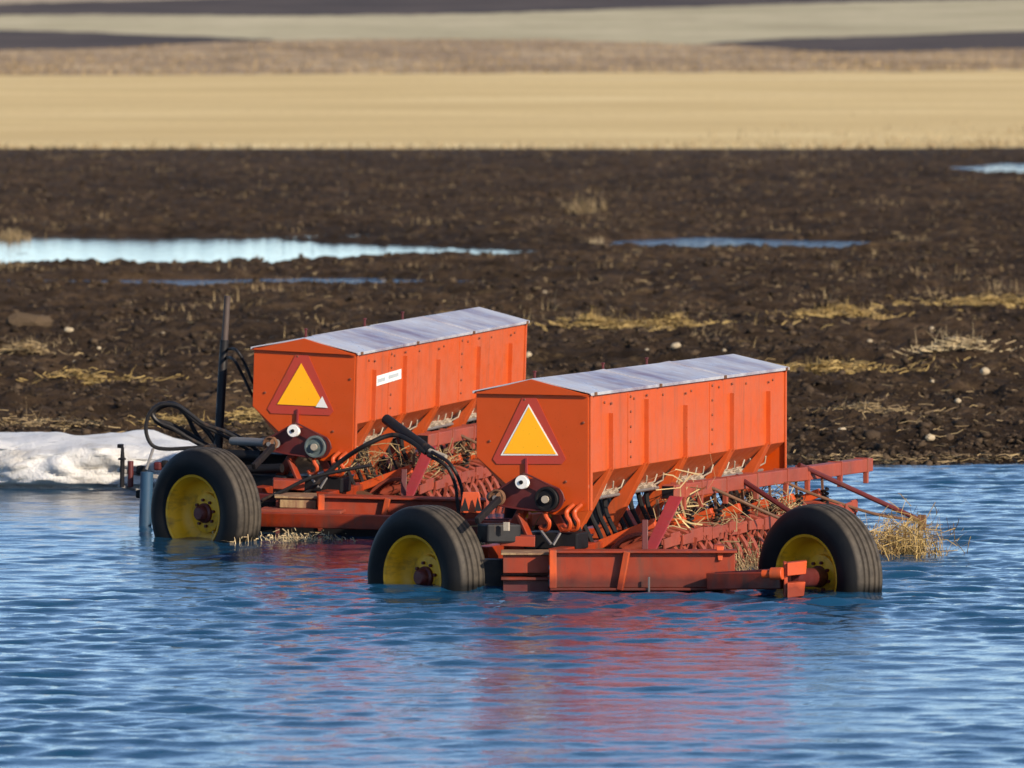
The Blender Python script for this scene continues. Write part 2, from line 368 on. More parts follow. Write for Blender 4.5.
# ploughed field mesh: last row ends on curve c0
ys = [v for v in ys if v < 196]
rows = len(ys) + 6
Ygrid = np.zeros((rows, len(T)))
for i, v in enumerate(ys): Ygrid[i] = v
for k in range(6): Ygrid[len(ys) + k] = ys[-1] + (d0 - ys[-1]) * (k + 1) / 6
Xg = T[None, :] * np.maximum(Ygrid, 52)
Zg = ground_h(Xg, Ygrid)
endz = far_z(d0); kk = np.clip((Ygrid - 150) / (d0[None, :] - 150), 0, 1); Zg = Zg * (1 - kk ** 2) + kk ** 2 * (endz[None, :] + .10 * (1 - kk) * fbm(Xg, Ygrid, 1.0, 3))
field = np_mesh('ploughed_field', np.stack([Xg, Ygrid, Zg], -1).reshape(-1, 3), grid_faces(rows, len(T)), 'mud')
tag(field, 'dark ploughed muddy field between the flood water and the pale stubble', kind='structure')
# rising fields beyond, one sheet after another
def sheet(name, lo, hi, mat, n=14, cols=None):
    sel = np.arange(len(T)) if cols is None else cols
    a, b = lo[sel], hi[sel]; V = []
    for k in range(n + 1):
        d = a + (b - a) * k / n; V.append(np.stack([T[sel] * d, d, far_z(d)], -1))
    o = np_mesh(name, np.concatenate(V), grid_faces(n + 1, len(sel)), mat, smooth=True)
    return tag(o, kind='structure')
c1 = curve([0, 512, 1024], [76, 73, 71], .7, 60, 2)
c2 = curve([0, 110, 240, 400, 560, 700, 850, 960, 1024], [50, 48, 41.5, 38.5, 40, 44, 52, 50, 48], .5, 80, 5)
c3 = np.minimum(curve([0, 60, 200, 270, 690, 720, 800, 900, 1024], [30, 31, 36.5, 39.5, 45, 42, 37.5, 35, 30.5], .4, 80, 6), c2 - .02)
mid = (PXC > 275) & (PXC < 690); c3 = np.where(mid, c2 - .02, c3)
c4 = curve([0, 130, 260, 400, 512, 640, 768, 900, 1024], [15, 14.5, 16, 15, 12.5, 9, 4.5, 1, -2], .4, 90, 7)
c5 = curve([0, 60, 180, 300, 512, 1024], [4, 2, -1, -4, -8, -12], .4, 90, 8)
D = [d0] + [far_y(c) for c in (c1, c2, c3, c4, c5)] + [np.full(len(T), 3900.)]
sheet('stubble_field', D[0], D[1], 'stubble', 30); sheet('pasture_ground', D[1], D[2], 'pasture', 20)
gl = np.where(PXC <= 290)[0]; gr = np.where(PXC >= 680)[0]
sheet('bare_soil_strip', D[2], D[3], 'farplough', 8, gl); sheet('bare_soil_strip', D[2], D[3], 'farplough', 8, gr)
gm = np.where((PXC >= 270) & (PXC <= 700))[0]
midcols = np.arange(gl[-1], gr[0] + 1)
sheet('pale_field_edge', D[2], D[3], 'pale', 1, midcols)
sheet('pale_field', D[3], D[4], 'pale', 16); sheet('far_ploughed_hill', D[4], D[5], 'farplough', 8); sheet('farthest_hill', D[5], D[6], 'farthest', 12)

# ------------------------------------------------------------------ flood water
xs = np.concatenate([-np.geomspace(300, 8.3, 26), np.arange(-8, -4.2, .05), np.arange(-4.2, 4.2, .032), np.arange(4.2, 8.01, .05), np.geomspace(8.3, 300, 26)])
yw = np.concatenate([np.linspace(-60, 26, 18), np.arange(27, 58.5, .038), np.array([60, 64, 70, 80])])
Xw, Yw = np.meshgrid(xs, yw); Zw = np.zeros_like(Xw); g = np.random.default_rng(5)
fadex = np.clip((8.6 - np.abs(Xw)) / 2, 0, 1) * np.clip((Yw - 27) / 2, 0, 1) * np.clip((shore(Xw) + .6 - Yw) / 1.2, 0.15, 1)
for k in range(110):
    lam = .11 * (5.4 ** g.random()); th = g.normal(R(83), R(24)); kx, ky = math.cos(th) * 2 * math.pi / lam, math.sin(th) * 2 * math.pi / lam
    amp = .0047 * lam ** 1.0 * g.uniform(.4, 1.2); ph = g.uniform(0, 6.28)
    Zw += amp * np.sin(kx * Xw + ky * Yw + ph + 1.2 * vn(Xw / 3 + k, Yw / 3))
gust = (.78 + .5 * fbm(Xw, Yw * .6, 3.2, 3)) * np.interp(Yw, [36, 42, 47, 52], [1, .92, .72, .58])
# calmer by the snow bank on the left and in the lee of the drills
calm = 1 - .6 * np.exp(-((Xw + 3.0) / 1.8) ** 2 - ((Yw - 51) / 3.5) ** 2)
Zw = Zw * fadex * gust * calm
water = np_mesh('flood_water', np.stack([Xw, Yw, Zw], -1).reshape(-1, 3), grid_faces(len(yw), len(xs)), 'water', smooth=True)
tag(water, kind='structure')
def puddle(P, z, mat, my=1.6, mx=1.5):
    x0, x1, y0, y1, _ = P; xa, ya = np.linspace(x0 - mx, x1 + mx, 40), np.linspace(y0 - my, y1 + my, 10)
    X, Y = np.meshgrid(xa, ya)
    return tag(np_mesh('puddle', np.stack([X, Y, X * 0 + z], -1).reshape(-1, 3), grid_faces(10, 40), mat, smooth=True), kind='structure')
PZ = .20
puddle(P_MAIN, PZ, 'puddle', mx=3.5); puddle(P_THIN, PZ - .002, 'puddlerough'); puddle(P_LOW, PZ - .012, 'puddlerough', .5); puddle(P_FAR, PZ, 'puddlerough', 1)
puddle(P_BIT, PZ + .002, 'puddle', .3)

# ------------------------------------------------------------------ clods, chaff, stones, tufts on the field
def gz(x, y): return ground_h(np.asarray(x, float), np.asarray(y, float))
def clods(n):
    g = np.random.default_rng(21)
    bm = bmesh.new(); bmesh.ops.create_icosphere(bm, subdivisions=1, radius=1); bv = np.array([v.co[:] for v in bm.verts]); bf = np.array([[v.index for v in f.verts] for f in bm.faces]); bm.free()
    d = 55 * (200 / 55) ** (g.random(n) ** 1.7); t = g.uniform(-.10, .10, n); X = t * d; s = shore(X); Y = np.maximum(d, s + g.exponential(.7, n) - .12)
    size = np.exp(g.normal(math.log(.0135), .52, n)) * np.clip(1 + (Y - 60) / 120, 1, 1.6); keep = wet(X, Y, *P_MAIN) < -.2
    X, Y, size = X[keep], Y[keep], np.clip(size[keep], .006, .05); n = len(X); Z = gz(X, Y) + size * .25
    k = len(bv); rad = 1 + g.normal(0, .30, (n, k)); az = g.uniform(0, 6.28, n); ca, sa = np.cos(az), np.sin(az)
    sc = size[:, None] * np.c_[g.uniform(.8, 1.5, n), g.uniform(.8, 1.3, n), g.uniform(.5, .95, n)]
    V = bv[None] * rad[..., None] * sc[:, None, :]; Vx = V[..., 0] * ca[:, None] - V[..., 1] * sa[:, None]; Vy = V[..., 0] * sa[:, None] + V[..., 1] * ca[:, None]
    V = np.stack([Vx + X[:, None], Vy + Y[:, None], V[..., 2] + Z[:, None]], -1).reshape(-1, 3)
    Fc = (bf[None] + (np.arange(n) * k)[:, None, None]).reshape(-1, 3)
    return tag(np_mesh('mud_clods', V, Fc, 'clod'), 'countless dark clods of turned mud strewn over the ploughed field', 'clods', kind='stuff')
clods(46000)
def chaff(n):
    g = np.random.default_rng(33)
    d = 55 * (195 / 55) ** (g.random(n) ** 1.2); t = g.uniform(-.10, .10, n); X = t * d; Y = np.maximum(d, shore(X) + .1)
    k = fbm(X * .5, Y * .16, 1.6, 3) > .12 + .3 * (g.random(n) < .35) * -1.4
    k &= wet(X, Y, *P_MAIN) < -.3
    X, Y = X[k], Y[k]; n = len(X); p = np.c_[X, Y, gz(X, Y) + .035]
    V, Fc = strips(p, n, .11, .0032, 0, 4, .2, .2)
    return tag(np_mesh('straw_litter', V, Fc, 'strawdull'), 'loose bits of straw scattered over the dark mud', 'straw', kind='stuff')
chaff(7000)
g = np.random.default_rng(71); nc = 420; cy = 68 * (195 / 68) ** (g.random(nc) ** .9); cx = g.uniform(-.085, .085, nc) * cy
ok = (wet(cx, cy, *P_MAIN) < -.6) & (wet(cx, cy, *P_THIN) < -.6); cx, cy = cx[ok], cy[ok]; bp = np.c_[cx, cy, gz(cx, cy)]
V, Fc = blades(bp, 3600, .14, .13, .005, 1.1, 17); tag(np_mesh('sparse_weeds', V, Fc, 'strawdull'), 'sparse dry weeds and stalks scattered over the far mud', 'weeds', kind='stuff')
# thin wrack of straw along the right waterline
g = np.random.default_rng(8); X = g.uniform(2.2, 6, 320); Y = shore(X) + g.normal(.10, .08, 320); p = np.c_[X, Y, np.maximum(gz(X, Y), 0) + .02]
V, Fc = strips(p, 320, .11, .003, 0, 6, .10, .2); tag(np_mesh('shoreline_straw', V, Fc, 'strawdull'), 'thin wrack of straw along the right hand waterline', 'straw', kind='stuff')

def on_ground(px, py):
    Y = ydist(py, .27)
    for _ in range(12):
        p = W(px, py, Y); z = float(gz(np.array([p.x]), np.array([p.y]))[0]); Y = .5 * Y + .5 * ydist(py, min(z, .9))
    p = W(px, py, Y); p.z = float(gz(np.array([p.x]), np.array([p.y]))[0]); return p
def tuft(name, label, cat, px, py, n, sx, sy, h, mat, lean=.6, seed=1, w=.006, flat=1, group=None):
    c = on_ground(px, py); g = np.random.default_rng(seed)
    m = 60; b = np.c_[g.normal(0, sx, m), g.normal(0, sy, m), np.zeros(m)]
    b[:, 2] = gz(b[:, 0] + c.x, b[:, 1] + c.y) - c.z
    V, Fc = blades(b, n, sx * .12, h, w * c.y / 60, lean, seed, flat)
    o = np_mesh(name, V, Fc, mat); o.location = c; return tag(o, label, cat, group)
def heap(name, label, cat, px, py, n, sx, sy, h, mat, lean=.6, seed=1, w=.006):
    c = on_ground(px, py); g = np.random.default_rng(seed); n = int(n * 1.7)
    wide = np.where(g.random(n) < .25, 1.35, .55); q = np.c_[g.normal(0, 1, n) * sx * wide, g.normal(0, 1, n) * sy * wide]; q[:, 0] += .25 * sx * np.sin(q[:, 1] / sy * 3 + seed)
    dome = h * 1.1 * np.exp(-(q[:, 0] / sx) ** 2 * .6 - (q[:, 1] / sy) ** 2 * .6) * (.65 + .5 * fbm(q[:, 0] + seed, q[:, 1], sx * .35, 2))
    z = gz(q[:, 0] + c.x, q[:, 1] + c.y) - c.z + dome * g.uniform(.55, 1.05, n) + .03
    V, Fc = strips(np.c_[q, z], n, .13 * c.y / 65, .0035 * c.y / 60, 0, seed, .16, .22)
    k = n // 14; b = np.c_[q[:k], z[:k] - .03]; V2, F2 = blades(b, k, .01, h * 1.8 + .04, .003, .8, seed)
    o = np_mesh(name, np.concatenate([V, V2]), np.concatenate([Fc, F2 + len(V)]), mat); o.location = c; return tag(o, label, cat)
tuft('dry_grass_tuft', 'tall wispy tuft of dry grass standing in the far mud above the puddle gap', 'grass tuft', 583, 211, 130, .16, .3, .34, 'strawdull', 1.15, 2, .0035)
tuft('dry_grass_tuft', 'rounded tuft of dry grass at the left end of the long puddle', 'grass tuft', 12, 240, 420, .16, .3, .24, 'strawdull', .9, 3, .004)
tuft('dry_grass_tuft', 'low dry grass at the left edge just below the puddle', 'grass tuft', 10, 272, 260, .4, .3, .10, 'strawdull', 1.1, 4, .004)
tuft('dry_grass_tuft', 'small upright tuft of straw at the left end of the thin blue puddle', 'grass tuft', 597, 241, 90, .06, .2, .18, 'weed', .7, 5, .004)
tuft('dry_grass_tuft', 'flat grass clump at the right end of the thin blue puddle', 'grass tuft', 903, 239, 200, .22, .3, .10, 'strawdull', 1.1, 6, .004)
heap('straw_heap', 'domed golden straw heap on the mud right of the near drill lid', 'straw heap', 838, 318, 700, .2, .2, .07, 'strawgold', 1.3, 7, .007)
heap('straw_heap', 'broad straw covered mound at the right edge of the field', 'straw heap', 995, 306, 650, .45, .35, .08, 'strawgold', 1.3, 8, .007)
heap('straw_heap', 'long flat strip of golden straw just beyond the near drill lid corner', 'straw heap', 815, 373, 900, .42, .16, .055, 'strawgold', 1.6, 9, .008)
heap('straw_heap', 'splayed tuft of pale straw with thin stalks at the right of the field', 'straw heap', 955, 352, 260, .22, .1, .10, 'weed', 1.5, 10, .007)
heap('straw_heap', 'ragged row of golden straw behind the two lids', 'straw heap', 655, 331, 480, .5, .2, .09, 'strawgold', 1.2, 11, .007)
heap('straw_heap', 'small patch of golden straw left of the ragged straw row', 'straw heap', 598, 330, 350, .2, .15, .08, 'strawgold', 1.2, 12, .007)
heap('straw_heap', 'low olive straw patch on the mud at the far left', 'straw heap', 22, 356, 170, .22, .15, .07, 'strawdull', 1.2, 13, .007)
heap('straw_heap', 'thin streak of yellow straw left of the black mast', 'straw heap', 90, 384, 180, .32, .12, .05, 'strawgold', 1.4, 14, .007)
heap('straw_heap', 'yellow straw patch behind the hose coil', 'straw heap', 178, 428, 150, .3, .25, .06, 'strawgold', 1.4, 15, .007)
heap('straw_heap', 'yellow straw patch between the black mast and the rear drill', 'straw heap', 246, 420, 120, .14, .25, .06, 'strawgold', 1.4, 16, .007)
heap('straw_heap', 'brown straw strip along the back of the snow bank', 'straw heap', 35, 427, 170, .55, .25, .06, 'strawdull', 1.4, 17, .007)
heap('straw_heap', 'dull straw patch on the mud above the right shoreline', 'straw heap', 870, 412, 120, .25, .2, .05, 'strawdull', 1.4, 18, .007)
# mud lump at the left
def lump(name, label, cat, px, py, size, mat, seed, group=None, sub=2, amp=.22):
    c = on_ground(px, py); bm = bmesh.new(); bmesh.ops.create_icosphere(bm, subdivisions=sub, radius=1); g = random.Random(seed)
    ph = [g.uniform(0, 9) for _ in range(6)]
    for v in bm.verts:
        k = 1 + amp * (math.sin(3 * v.co.x + ph[0]) * math.sin(2.6 * v.co.y + ph[1]) + .6 * math.sin(5 * v.co.z + ph[2]) * math.sin(4 * v.co.x + ph[3])) + g.uniform(-.06, .06)
        v.co = Vector((v.co.x * size[0], v.co.y * size[1], v.co.z * size[2])) * k
    me = bpy.data.meshes.new(name); bm.to_mesh(me); bm.free(); me.materials.append(M[mat])
    o = bpy.data.objects.new(name, me); col.objects.link(o); o.location = c + Vector((0, 0, size[2] * .45)); o.rotation_euler = (0, 0, g.uniform(0, 6)); return tag(o, label, cat, group)
lump('mud_lump', 'large dark lump of turned sod on the mud at the far left', 'mud lump', 30, 326, (.22, .14, .10), 'clod', 3)
def stone(px, py, r, label, seed, group=None): lump('fieldstone', label, 'stone', px, py, (r, r * .85, r * .7), 'stone', seed, group, 2, .14)
stone(528, 357, .048, 'pale round stone beside the right end of the rear drill lid', 1)
stone(676, 349, .052, 'pale stone on the mud above the near drill lid', 2)
stone(69, 333, .045, 'pale rounded stone right of the dark sod lump', 3)
stone(930, 440, .042, 'pale tan stone on the mud bank above the right shoreline', 4)
stone(842, 441, .036, 'small flat stone on the mud bank left of the tan stone', 5)
stone(985, 375, .05, 'largest pale stone right of the flat golden straw strip', 6)
stone(922, 398, .035, 'small pale stone on the bare mud above the dull straw patch', 7)
stone(958, 407, .032, 'small pale stone on the mud well below the splayed straw tuft', 8)
for k, (px, py) in enumerate([(156, 351), (99, 350), (75, 366), (163, 339), (647, 349), (712, 350), (724, 352), (545, 295), (556, 306), (129, 304), (17, 290), (93, 403), (932, 326), (932, 384), (931, 337), (1010, 343), (870, 345), (706, 301)]):
    stone(px, py, .02 + .012 * ((k * 7) % 5) / 4, 'small pale stone dotted on the open ploughed mud', 30 + k, 'small stones on the ploughed field')

# grass at the field margins, on the pasture and at the mud's far edge
g = np.random.default_rng(44); n = 5200
ti = g.uniform(-.105, .105, n); dd = np.interp(ti, T, D[1]) + (np.interp(ti, T, D[2]) - np.interp(ti, T, D[1])) * g.random(n) ** 1.4
pp = np.c_[ti * dd, dd, far_z(dd)]
V, Fc = blades(pp, n * 2, .6, .22, .04, .7, 9); tag(np_mesh('pasture_grass', V, Fc, 'strawdull'), 'rough brown grass covering the far pasture strip', 'grass', kind='stuff')
ti = g.uniform(-.105, .105, 2600); ti[:900] = np.clip(g.normal(.066, .022, 900), -.1, .105); dd = np.interp(ti, T, d0) + g.exponential(1.5, 2600) - 1.5; dd[:900] += g.exponential(14, 900)
pp = np.c_[ti * dd, dd, far_z(np.maximum(dd, 205)) - .02]
V, Fc = blades(pp, 3200, .25, .22, .014, .8, 10); tag(np_mesh('margin_grass', V, Fc, 'strawdull'), 'dry weeds fringing the line between mud and stubble', 'grass', kind='stuff')

# ------------------------------------------------------------------ snow bank
def snow():
    nx, ns = 220, 46; xa = np.linspace(-9.5, -2.05, nx); V = np.zeros((ns, nx, 3))
    for j, x in enumerate(xa):
        taper = np.clip((-2.05 - x) / .75, 0, 1) ** .6; y0 = 52.75 + .16 * vn(np.array(x / .5), np.array(2.2)) + .2 * vn(np.array(x / 1.5), np.array(7.7)); h = (.31 + .04 * vn(np.array(x / .8), np.array(5.5)) ) * taper + .02
        prof = [(.12, -.12), (.10, .02), (-.02, .05), (-.06, .12), (-.03, .20), (.04, .28), (.14, .33), (.35, .365), (.8, .375), (1.5, .36), (2.4, .31), (3.0, .18)]
        tt = np.linspace(0, len(prof) - 1, ns); py = np.interp(tt, range(len(prof)), [q[0] for q in prof]); pz = np.interp(tt, range(len(prof)), [q[1] for q in prof])
        V[:, j, 0] = x; V[:, j, 1] = y0 + py; V[:, j, 2] = np.where(pz > .05, .05 + (pz - .05) * h / .36, pz)
    X, Z = V[..., 0], V[..., 2]; S = np.linspace(0, 5, ns)[:, None] * np.ones((1, nx))
    lump_ = fbm(X * 1.3, S * .35, .42, 3); V[..., 1] -= (.12 * lump_ + .022 * fbm(X, S * .8, .11, 3)) * np.clip(Z / .1, 0, 1) * np.clip((54.6 - V[..., 1]) / 1, 0, 1); V[..., 2] += .030 * fbm(X, S * .5, .30, 3) * np.clip(Z / .1, 0, 1)
    o = np_mesh('snow_bank', V.reshape(-1, 3), grid_faces(ns, nx), 'snow', smooth=True)
    tag(o, 'old white snow bank with an undercut edge at the left waterline', 'snow bank')
snow()

# ------------------------------------------------------------------ seed drill
ZB = .32                                              # the drill's base stands on the bed, .32 m under water
DL = 3.644; CORNER = Vector((.453, 43.5, 0)); PHI = R(20.6)
def drill_matrix(corner, phi): return Matrix.Translation((corner.x, corner.y, -ZB)) @ Matrix.Rotation(math.pi / 2 - phi, 4, 'Z')
MN = drill_matrix(CORNER, PHI); MI = MN.inverted()
near = empty('seed_drill', MN.translation, (0, 0, math.pi / 2 - PHI))
def lp(px, py, Y): return MI @ W(px, py, Y)           # local point from the near drill's view
def onx(px, py, x):
    o = MI @ Vector((0, 0, HCAM)); d = MI.to_3x3() @ ray(px, py); return o + d * ((x - o.x) / d.x)
def ony(px, py, y):
    o = MI @ Vector((0, 0, HCAM)); d = MI.to_3x3() @ ray(px, py); return o + d * ((y - o.y) / d.y)
Zb = lambda v: (v[0], v[1], v[2] + ZB)
def ext(poly, x0, x1): return [(x0, y_, z_ + ZB) for y_, z_ in poly], (x1 - x0, 0, 0)

def shell_open(profile, x0, x1, th, mb):              # folded sheet along x from a (y,z) profile
    n = len(profile); nx = 2
    P = [Vector((0, a, b + ZB)) for a, b in profile]
    for i in range(n - 1):
        t = (P[i + 1] - P[i]).normalized(); nrm = Vector((0, -t.z, t.y)) * th
        q = [P[i], P[i + 1], P[i + 1] + nrm, P[i] + nrm]
        mb.prism([Vector((x0, v.y, v.z)) for v in q], (x1 - x0, 0, 0))
    return mb
def build_drill(root):
    WB, EZ, BR, BL, RZ = .706, 1.122, .652, .735, 1.205
    # hopper body as one closed trough
    mb = MB(); poly = [(0, BR), (.22, .475), (.45, .455), (WB, BL), (WB, EZ), (0, EZ)]
    p, d = ext(poly, .004, DL - .004); mb.prism(p, d)
    mb.build('hopper', 'orange', root, .003)
    endp = [(0, .43), (0, EZ), (WB, EZ), (WB, BL), (.50, .56), (.33, .42), (.20, .40)]
    for x0, x1 in ((-.010, .002), (DL - .002, DL + .010)):
        p, d = ext(endp, x0, x1); MB().prism(p, d).build('end_panel', 'orange_end', root, .003)
    # corner flange standing proud of the side at the near end
    MB().box((.012, -.008, (.43 + EZ) / 2 + ZB), (.03, .014, EZ - .43)).build('corner_flange', 'orange', root, .003)
    MB().box((DL - .012, -.006, (.45 + EZ) / 2 + ZB), (.02, .010, EZ - .45)).build('corner_flange', 'orange', root, .002)
    # lid: two slopes in three lengths, with orange gable ends
    cuts = [0, 1.22, 2.42, DL]
    for k in range(3):
        mb = MB(); x0, x1 = cuts[k] + .003, cuts[k + 1] - .003
        prof = [(-.022, EZ + .004), (WB / 2, RZ), (WB + .022, EZ + .004)]
        q = [prof[0], prof[1], prof[2], (prof[2][0], prof[2][1] - .018), (WB + .006, EZ - .016 + .016), (WB / 2, RZ - .012), (-.006, EZ), (prof[0][0], prof[0][1] - .018)]
        p, d = ext(q, x0 - (.02 if k == 0 else 0), x1 + (.02 if k == 2 else 0)); mb.prism(p, d)
        mb.build('lid_panel', 'lid', root, .002)
        if k < 2:
            sb = MB(); s = [(-.024, EZ + .008), (WB / 2, RZ + .005), (WB + .024, EZ + .008), (WB + .024, EZ + .003), (WB / 2, RZ), (-.024, EZ + .003)]
            p, d = ext(s, x1 - .012, x1 + .018); sb.prism(p, d); sb.build('lid_seam', 'lid', root)
    for x0, x1 in ((-.034, -.0205), (DL + .0205, DL + .034)):
        p, d = ext([(-.018, EZ - .012), (WB / 2, RZ - .004), (WB + .018, EZ - .012)], x0, x1); MB().prism(p, d).build('gable_end', 'orange_end', root, .002)
    for x in (.55, 1.75, 2.55):                    # lid latches on the far slope
        MB().bar((x, WB - .16, RZ - .05 + ZB), (x, WB - .16, RZ + .012 + ZB), .012, .02).box((x, WB - .16, RZ + .014 + ZB), (.024, .02, .010)).build('lid_latch', 'maroon', root, .003)
    for x in (.05, 1.20, 2.40, 3.6):
        MB().box((x, -.026, EZ - .004 + ZB), (.035, .008, .02)).build('lid_clip', 'rust', root, .002)
    # side stiffeners and hopper braces
    ribs = [(609, 413), (644.6, 399), (683.5, 405), (730, 393), (766.5, 391)]
    xsn = []
    for px, py in ribs:
        q = ony(px, py, 0); x = q.x; xsn.append(x); zt = q.z - ZB
        mb = MB(); mb.box((x, -.014, (zt + BR) / 2 + ZB), (.008, .030, zt - BR)); mb.box((x + .016, -.003, (zt + BR) / 2 + ZB), (.032, .006, zt - BR)); mb.build('side_stiffener', 'orange', root, .0015)
        mb = MB(); p = [(x - .03, -.022, BR + .015 + ZB), (x - .03, .0, BR + .01 + ZB), (x - .03, .21, .42 + ZB), (x - .03, .33, .20 + ZB), (x - .03, .23, .20 + ZB), (x - .03, .095, .44 + ZB)]
        mb.prism(p, (.075, 0, 0)); mb.build('hopper_brace', 'orange', root, .003)
    for px in (629.0, 710.6):                            # bolted panel joints
        x = ony(px, 400, 0).x
        MB().box((x, -.0015, (EZ + BR) / 2 + ZB - .01), (.05, .005, EZ - BR - .04)).build('panel_joint', 'orange', root, .001)
    bolt0 = []
    def bolt(p, axis):
        if not bolt0:
            k = MB(); k.lathe([(.0085, 0), (.0085, .006), (.006, .008), (0, .008)], 6); bolt0.append(k.build('bolt_head', 'bolt', root)); o = bolt0[0]
        else:
            o = bolt0[0].copy(); col.objects.link(o); o.parent = root
        o.location = Zb(p); o.rotation_euler = (R(90), 0, 0) if axis == 'y' else (0, R(-90), 0)
    for i, x in enumerate(xsn):
        for k in range(4): bolt((x + .019, -.006, BR + .05 + k * .115 + .02 * ((i * 3) % 2)), 'y')
    for x in (ony(629, 400, 0).x, ony(710.6, 400, 0).x):
        for k in range(5): bolt((x + .012, -.004, BR + .06 + k * .09), 'y')
    for k in range(7): bolt((.26 + k * .52, -.0002, EZ - .065), 'y')
    for p in ((-.010, .14, .60), (-.010, .62, .83), (-.010, .10, .46), (-.010, .03, .95), (-.010, .40, 1.08)): bolt(p, 'x')
    # slow vehicle triangle
    sg = MB(); q = lambda px, py, x: onx(px, py, x)
    out = [(522.5, 398), (536.5, 398), (566, 459), (562, 464), (497, 464), (493, 459)]
    sg.prism([q(a, b, -.012) for a, b in out], (-.004, 0, 0)); sign = sg.build('slow_vehicle_sign', 'signred', root)
    MB().prism([q(a, b, -.0162) for a, b in ((528.6, 404), (500.6, 455.4), (558.2, 455.4))], (-.0025, 0, 0)).build('white_edge', 'white', sign)
    MB().prism([q(a, b, -.0189) for a, b in ((528.8, 407), (503.6, 453.6), (556.0, 454.2))], (-.0025, 0, 0)).build('amber_triangle', 'signyellow', sign)
    # drive on the end panel
    dp = MB(); dp.prism([q(a, b, -.02) for a, b in ((496, 492), (515, 480), (536, 478), (560, 488), (566, 500), (556, 512), (528, 511), (500, 506))], (-.012, 0, 0)); dp.build('drive_plate', 'maroon', root, .003)
    MB().box(q(526.5, 469, -.02), (.02, .016, .13)).build('idler_bracket', 'crimson', root, .003)
    def pulley(px, py, r, mat, hubm, dx=-.06, flat=False):
        c = q(px, py, -.02); o = MB().lathe([(.0, -.02), (r * .9, -.02), (r, -.014), (r * .86, -.004), (r * .86, .004), (r, .014), (r * .94, .02), (r * .80, .020)] + ([(0, .021)] if flat else [(r * .72, .008), (r * .42, .008), (r * .40, .024), (0, .024)]), 28).build('pulley', mat, root, 0, True)
        o.location = c + Vector((dx, 0, 0)); o.rotation_euler = (0, -math.pi / 2, 0)
        MB().lathe([(r * .3, .021), (r * .3, .028 if flat else .04), (0, .028 if flat else .04)], 12).build('pulley_hub', hubm, o, 0, True); return o
    pulley(526, 481.5, .041, 'white', 'dark', flat=True); pulley(550.5, 498.5, .074, 'dark', 'zinc'); pulley(500.6, 497, .050, 'rust', 'grey')
    x0 = -.082; bp = [q(a, b, x0) for a, b in ((496, 490), (500, 488.5), (520, 476), (527, 474.5), (552, 486.5), (560, 490), (563.5, 499), (559, 508.5), (550, 511), (525, 509.5), (500, 505.5), (494.5, 502), (493, 496), (496, 490))]
    MB().tube(curve_pts(bp, 4), .006, 6, False).build('drive_chain', 'maroon', root, 0, True)
    MB().tube([q(500.6, 497, -.1), q(500.6, 497, .25) + Vector((0, .06, 0))], .03, 14).build('drive_shaft', 'rust', root, 0, True)
    # legs under the near and far end of the hopper, long frame rails
    for yy in (.12, .58):
        MB().bar((-.25, yy, .17 + ZB), (DL + .15, yy, .17 + ZB), .09, .10).build('frame_rail', 'red', root, .006)
    for xx in (.10, 1.2, 2.4, DL - .1):
        MB().bar((xx, .12, .2 + ZB), (xx, .28, .47 + ZB), .07, .05).build('hopper_leg', 'red', root, .004)
        MB().bar((xx, .58, .2 + ZB), (xx, .42, .47 + ZB), .07, .05).build('hopper_leg', 'red', root, .004)
        MB().bar((xx, .12, .165 + ZB), (xx, .58, .165 + ZB), .08, .08).build('cross_member', 'red', root, .004)
    A = q(519, 514, -.03); B = q(530, 538, -.06); MB().bar(A, B, .05, .022).build('end_strut', 'red', root, .004)
    for a in (545, 566, 574):                            # curled chain hooks below the end panel
        pts = curve_pts([q(a + 8, 504, -.03), q(a + 1, 511, -.05), q(a + 1, 517, -.07), q(a + 4, 522, -.07), q(a + 3, 528, -.06), q(a - 2, 530, -.05), q(a - 5, 526, -.04)], 5)
        MB().tube(pts, .014, 8).build('chain_hook', 'orangered', root, 0, True)
    MB().bar(q(541, 531, -.1), q(551, 544, -.14), .016, .01).build('link_rod', 'grey', root); MB().bar(q(560, 533, -.1), q(553, 545, -.14), .016, .01).build('link_rod', 'grey', root)
    MB().box(q(556, 540, .06), (.2, .34, .10)).build('gear_case', 'dark', root, .01)
    # feed cups and seed tubes
    n = 24
    for k in range(n):
        x = .10 + k * (DL - .2) / (n - 1)
        mb = MB(); jz = .008 * math.sin(k * 3.7); mb.prism([(x - .045, .185, .515 + ZB + jz), (x - .045, .15, .485 + ZB + jz), (x - .045, .165, .455 + ZB), (x - .045, .24, .45 + ZB), (x - .045, .24, .515 + ZB)], (.070 + .012 * math.sin(k * 1.9), 0, 0)); mb.tube([(x, .16, .49 + ZB), (x + .02, .11, .52 + ZB), (x + .02 + .02 * math.sin(k * 2.9), .10, .565 + ZB)], .006, 6)
        mb.build('feed_cup', 'zinc', root, .003)
        mb = MB(); j = .02 * math.sin(k * 2.3)
        mb.tube(curve_pts([(x, .21, .455 + ZB), (x + j, .19, .36 + ZB), (x + j, .13, .24 + ZB), (x, .08, .10 + ZB)], 4), .016, 8); mb.build('seed_tube', 'dark', root, 0, True)
    MB().tube([(.02, .155, .47 + ZB), (DL, .155, .47 + ZB)], .010, 8).build('feed_shaft', 'grey', root, 0, True)
    # long tool bar outside the hopper
    ta, tb = ony(668, 492, -.22), ony(867, 464.5, -.22)
    tool = MB().bar(ta, tb, .085, .085).build('tool_bar', 'pink', root, .006)
    MB().bar(ta + Vector((-.004, 0, 0)), ta + Vector((-.006, 0, 0)), .07, .07).build('bar_hollow_shade', 'dark', tool)  # flat dark plate, paints the shade inside the hollow tube end
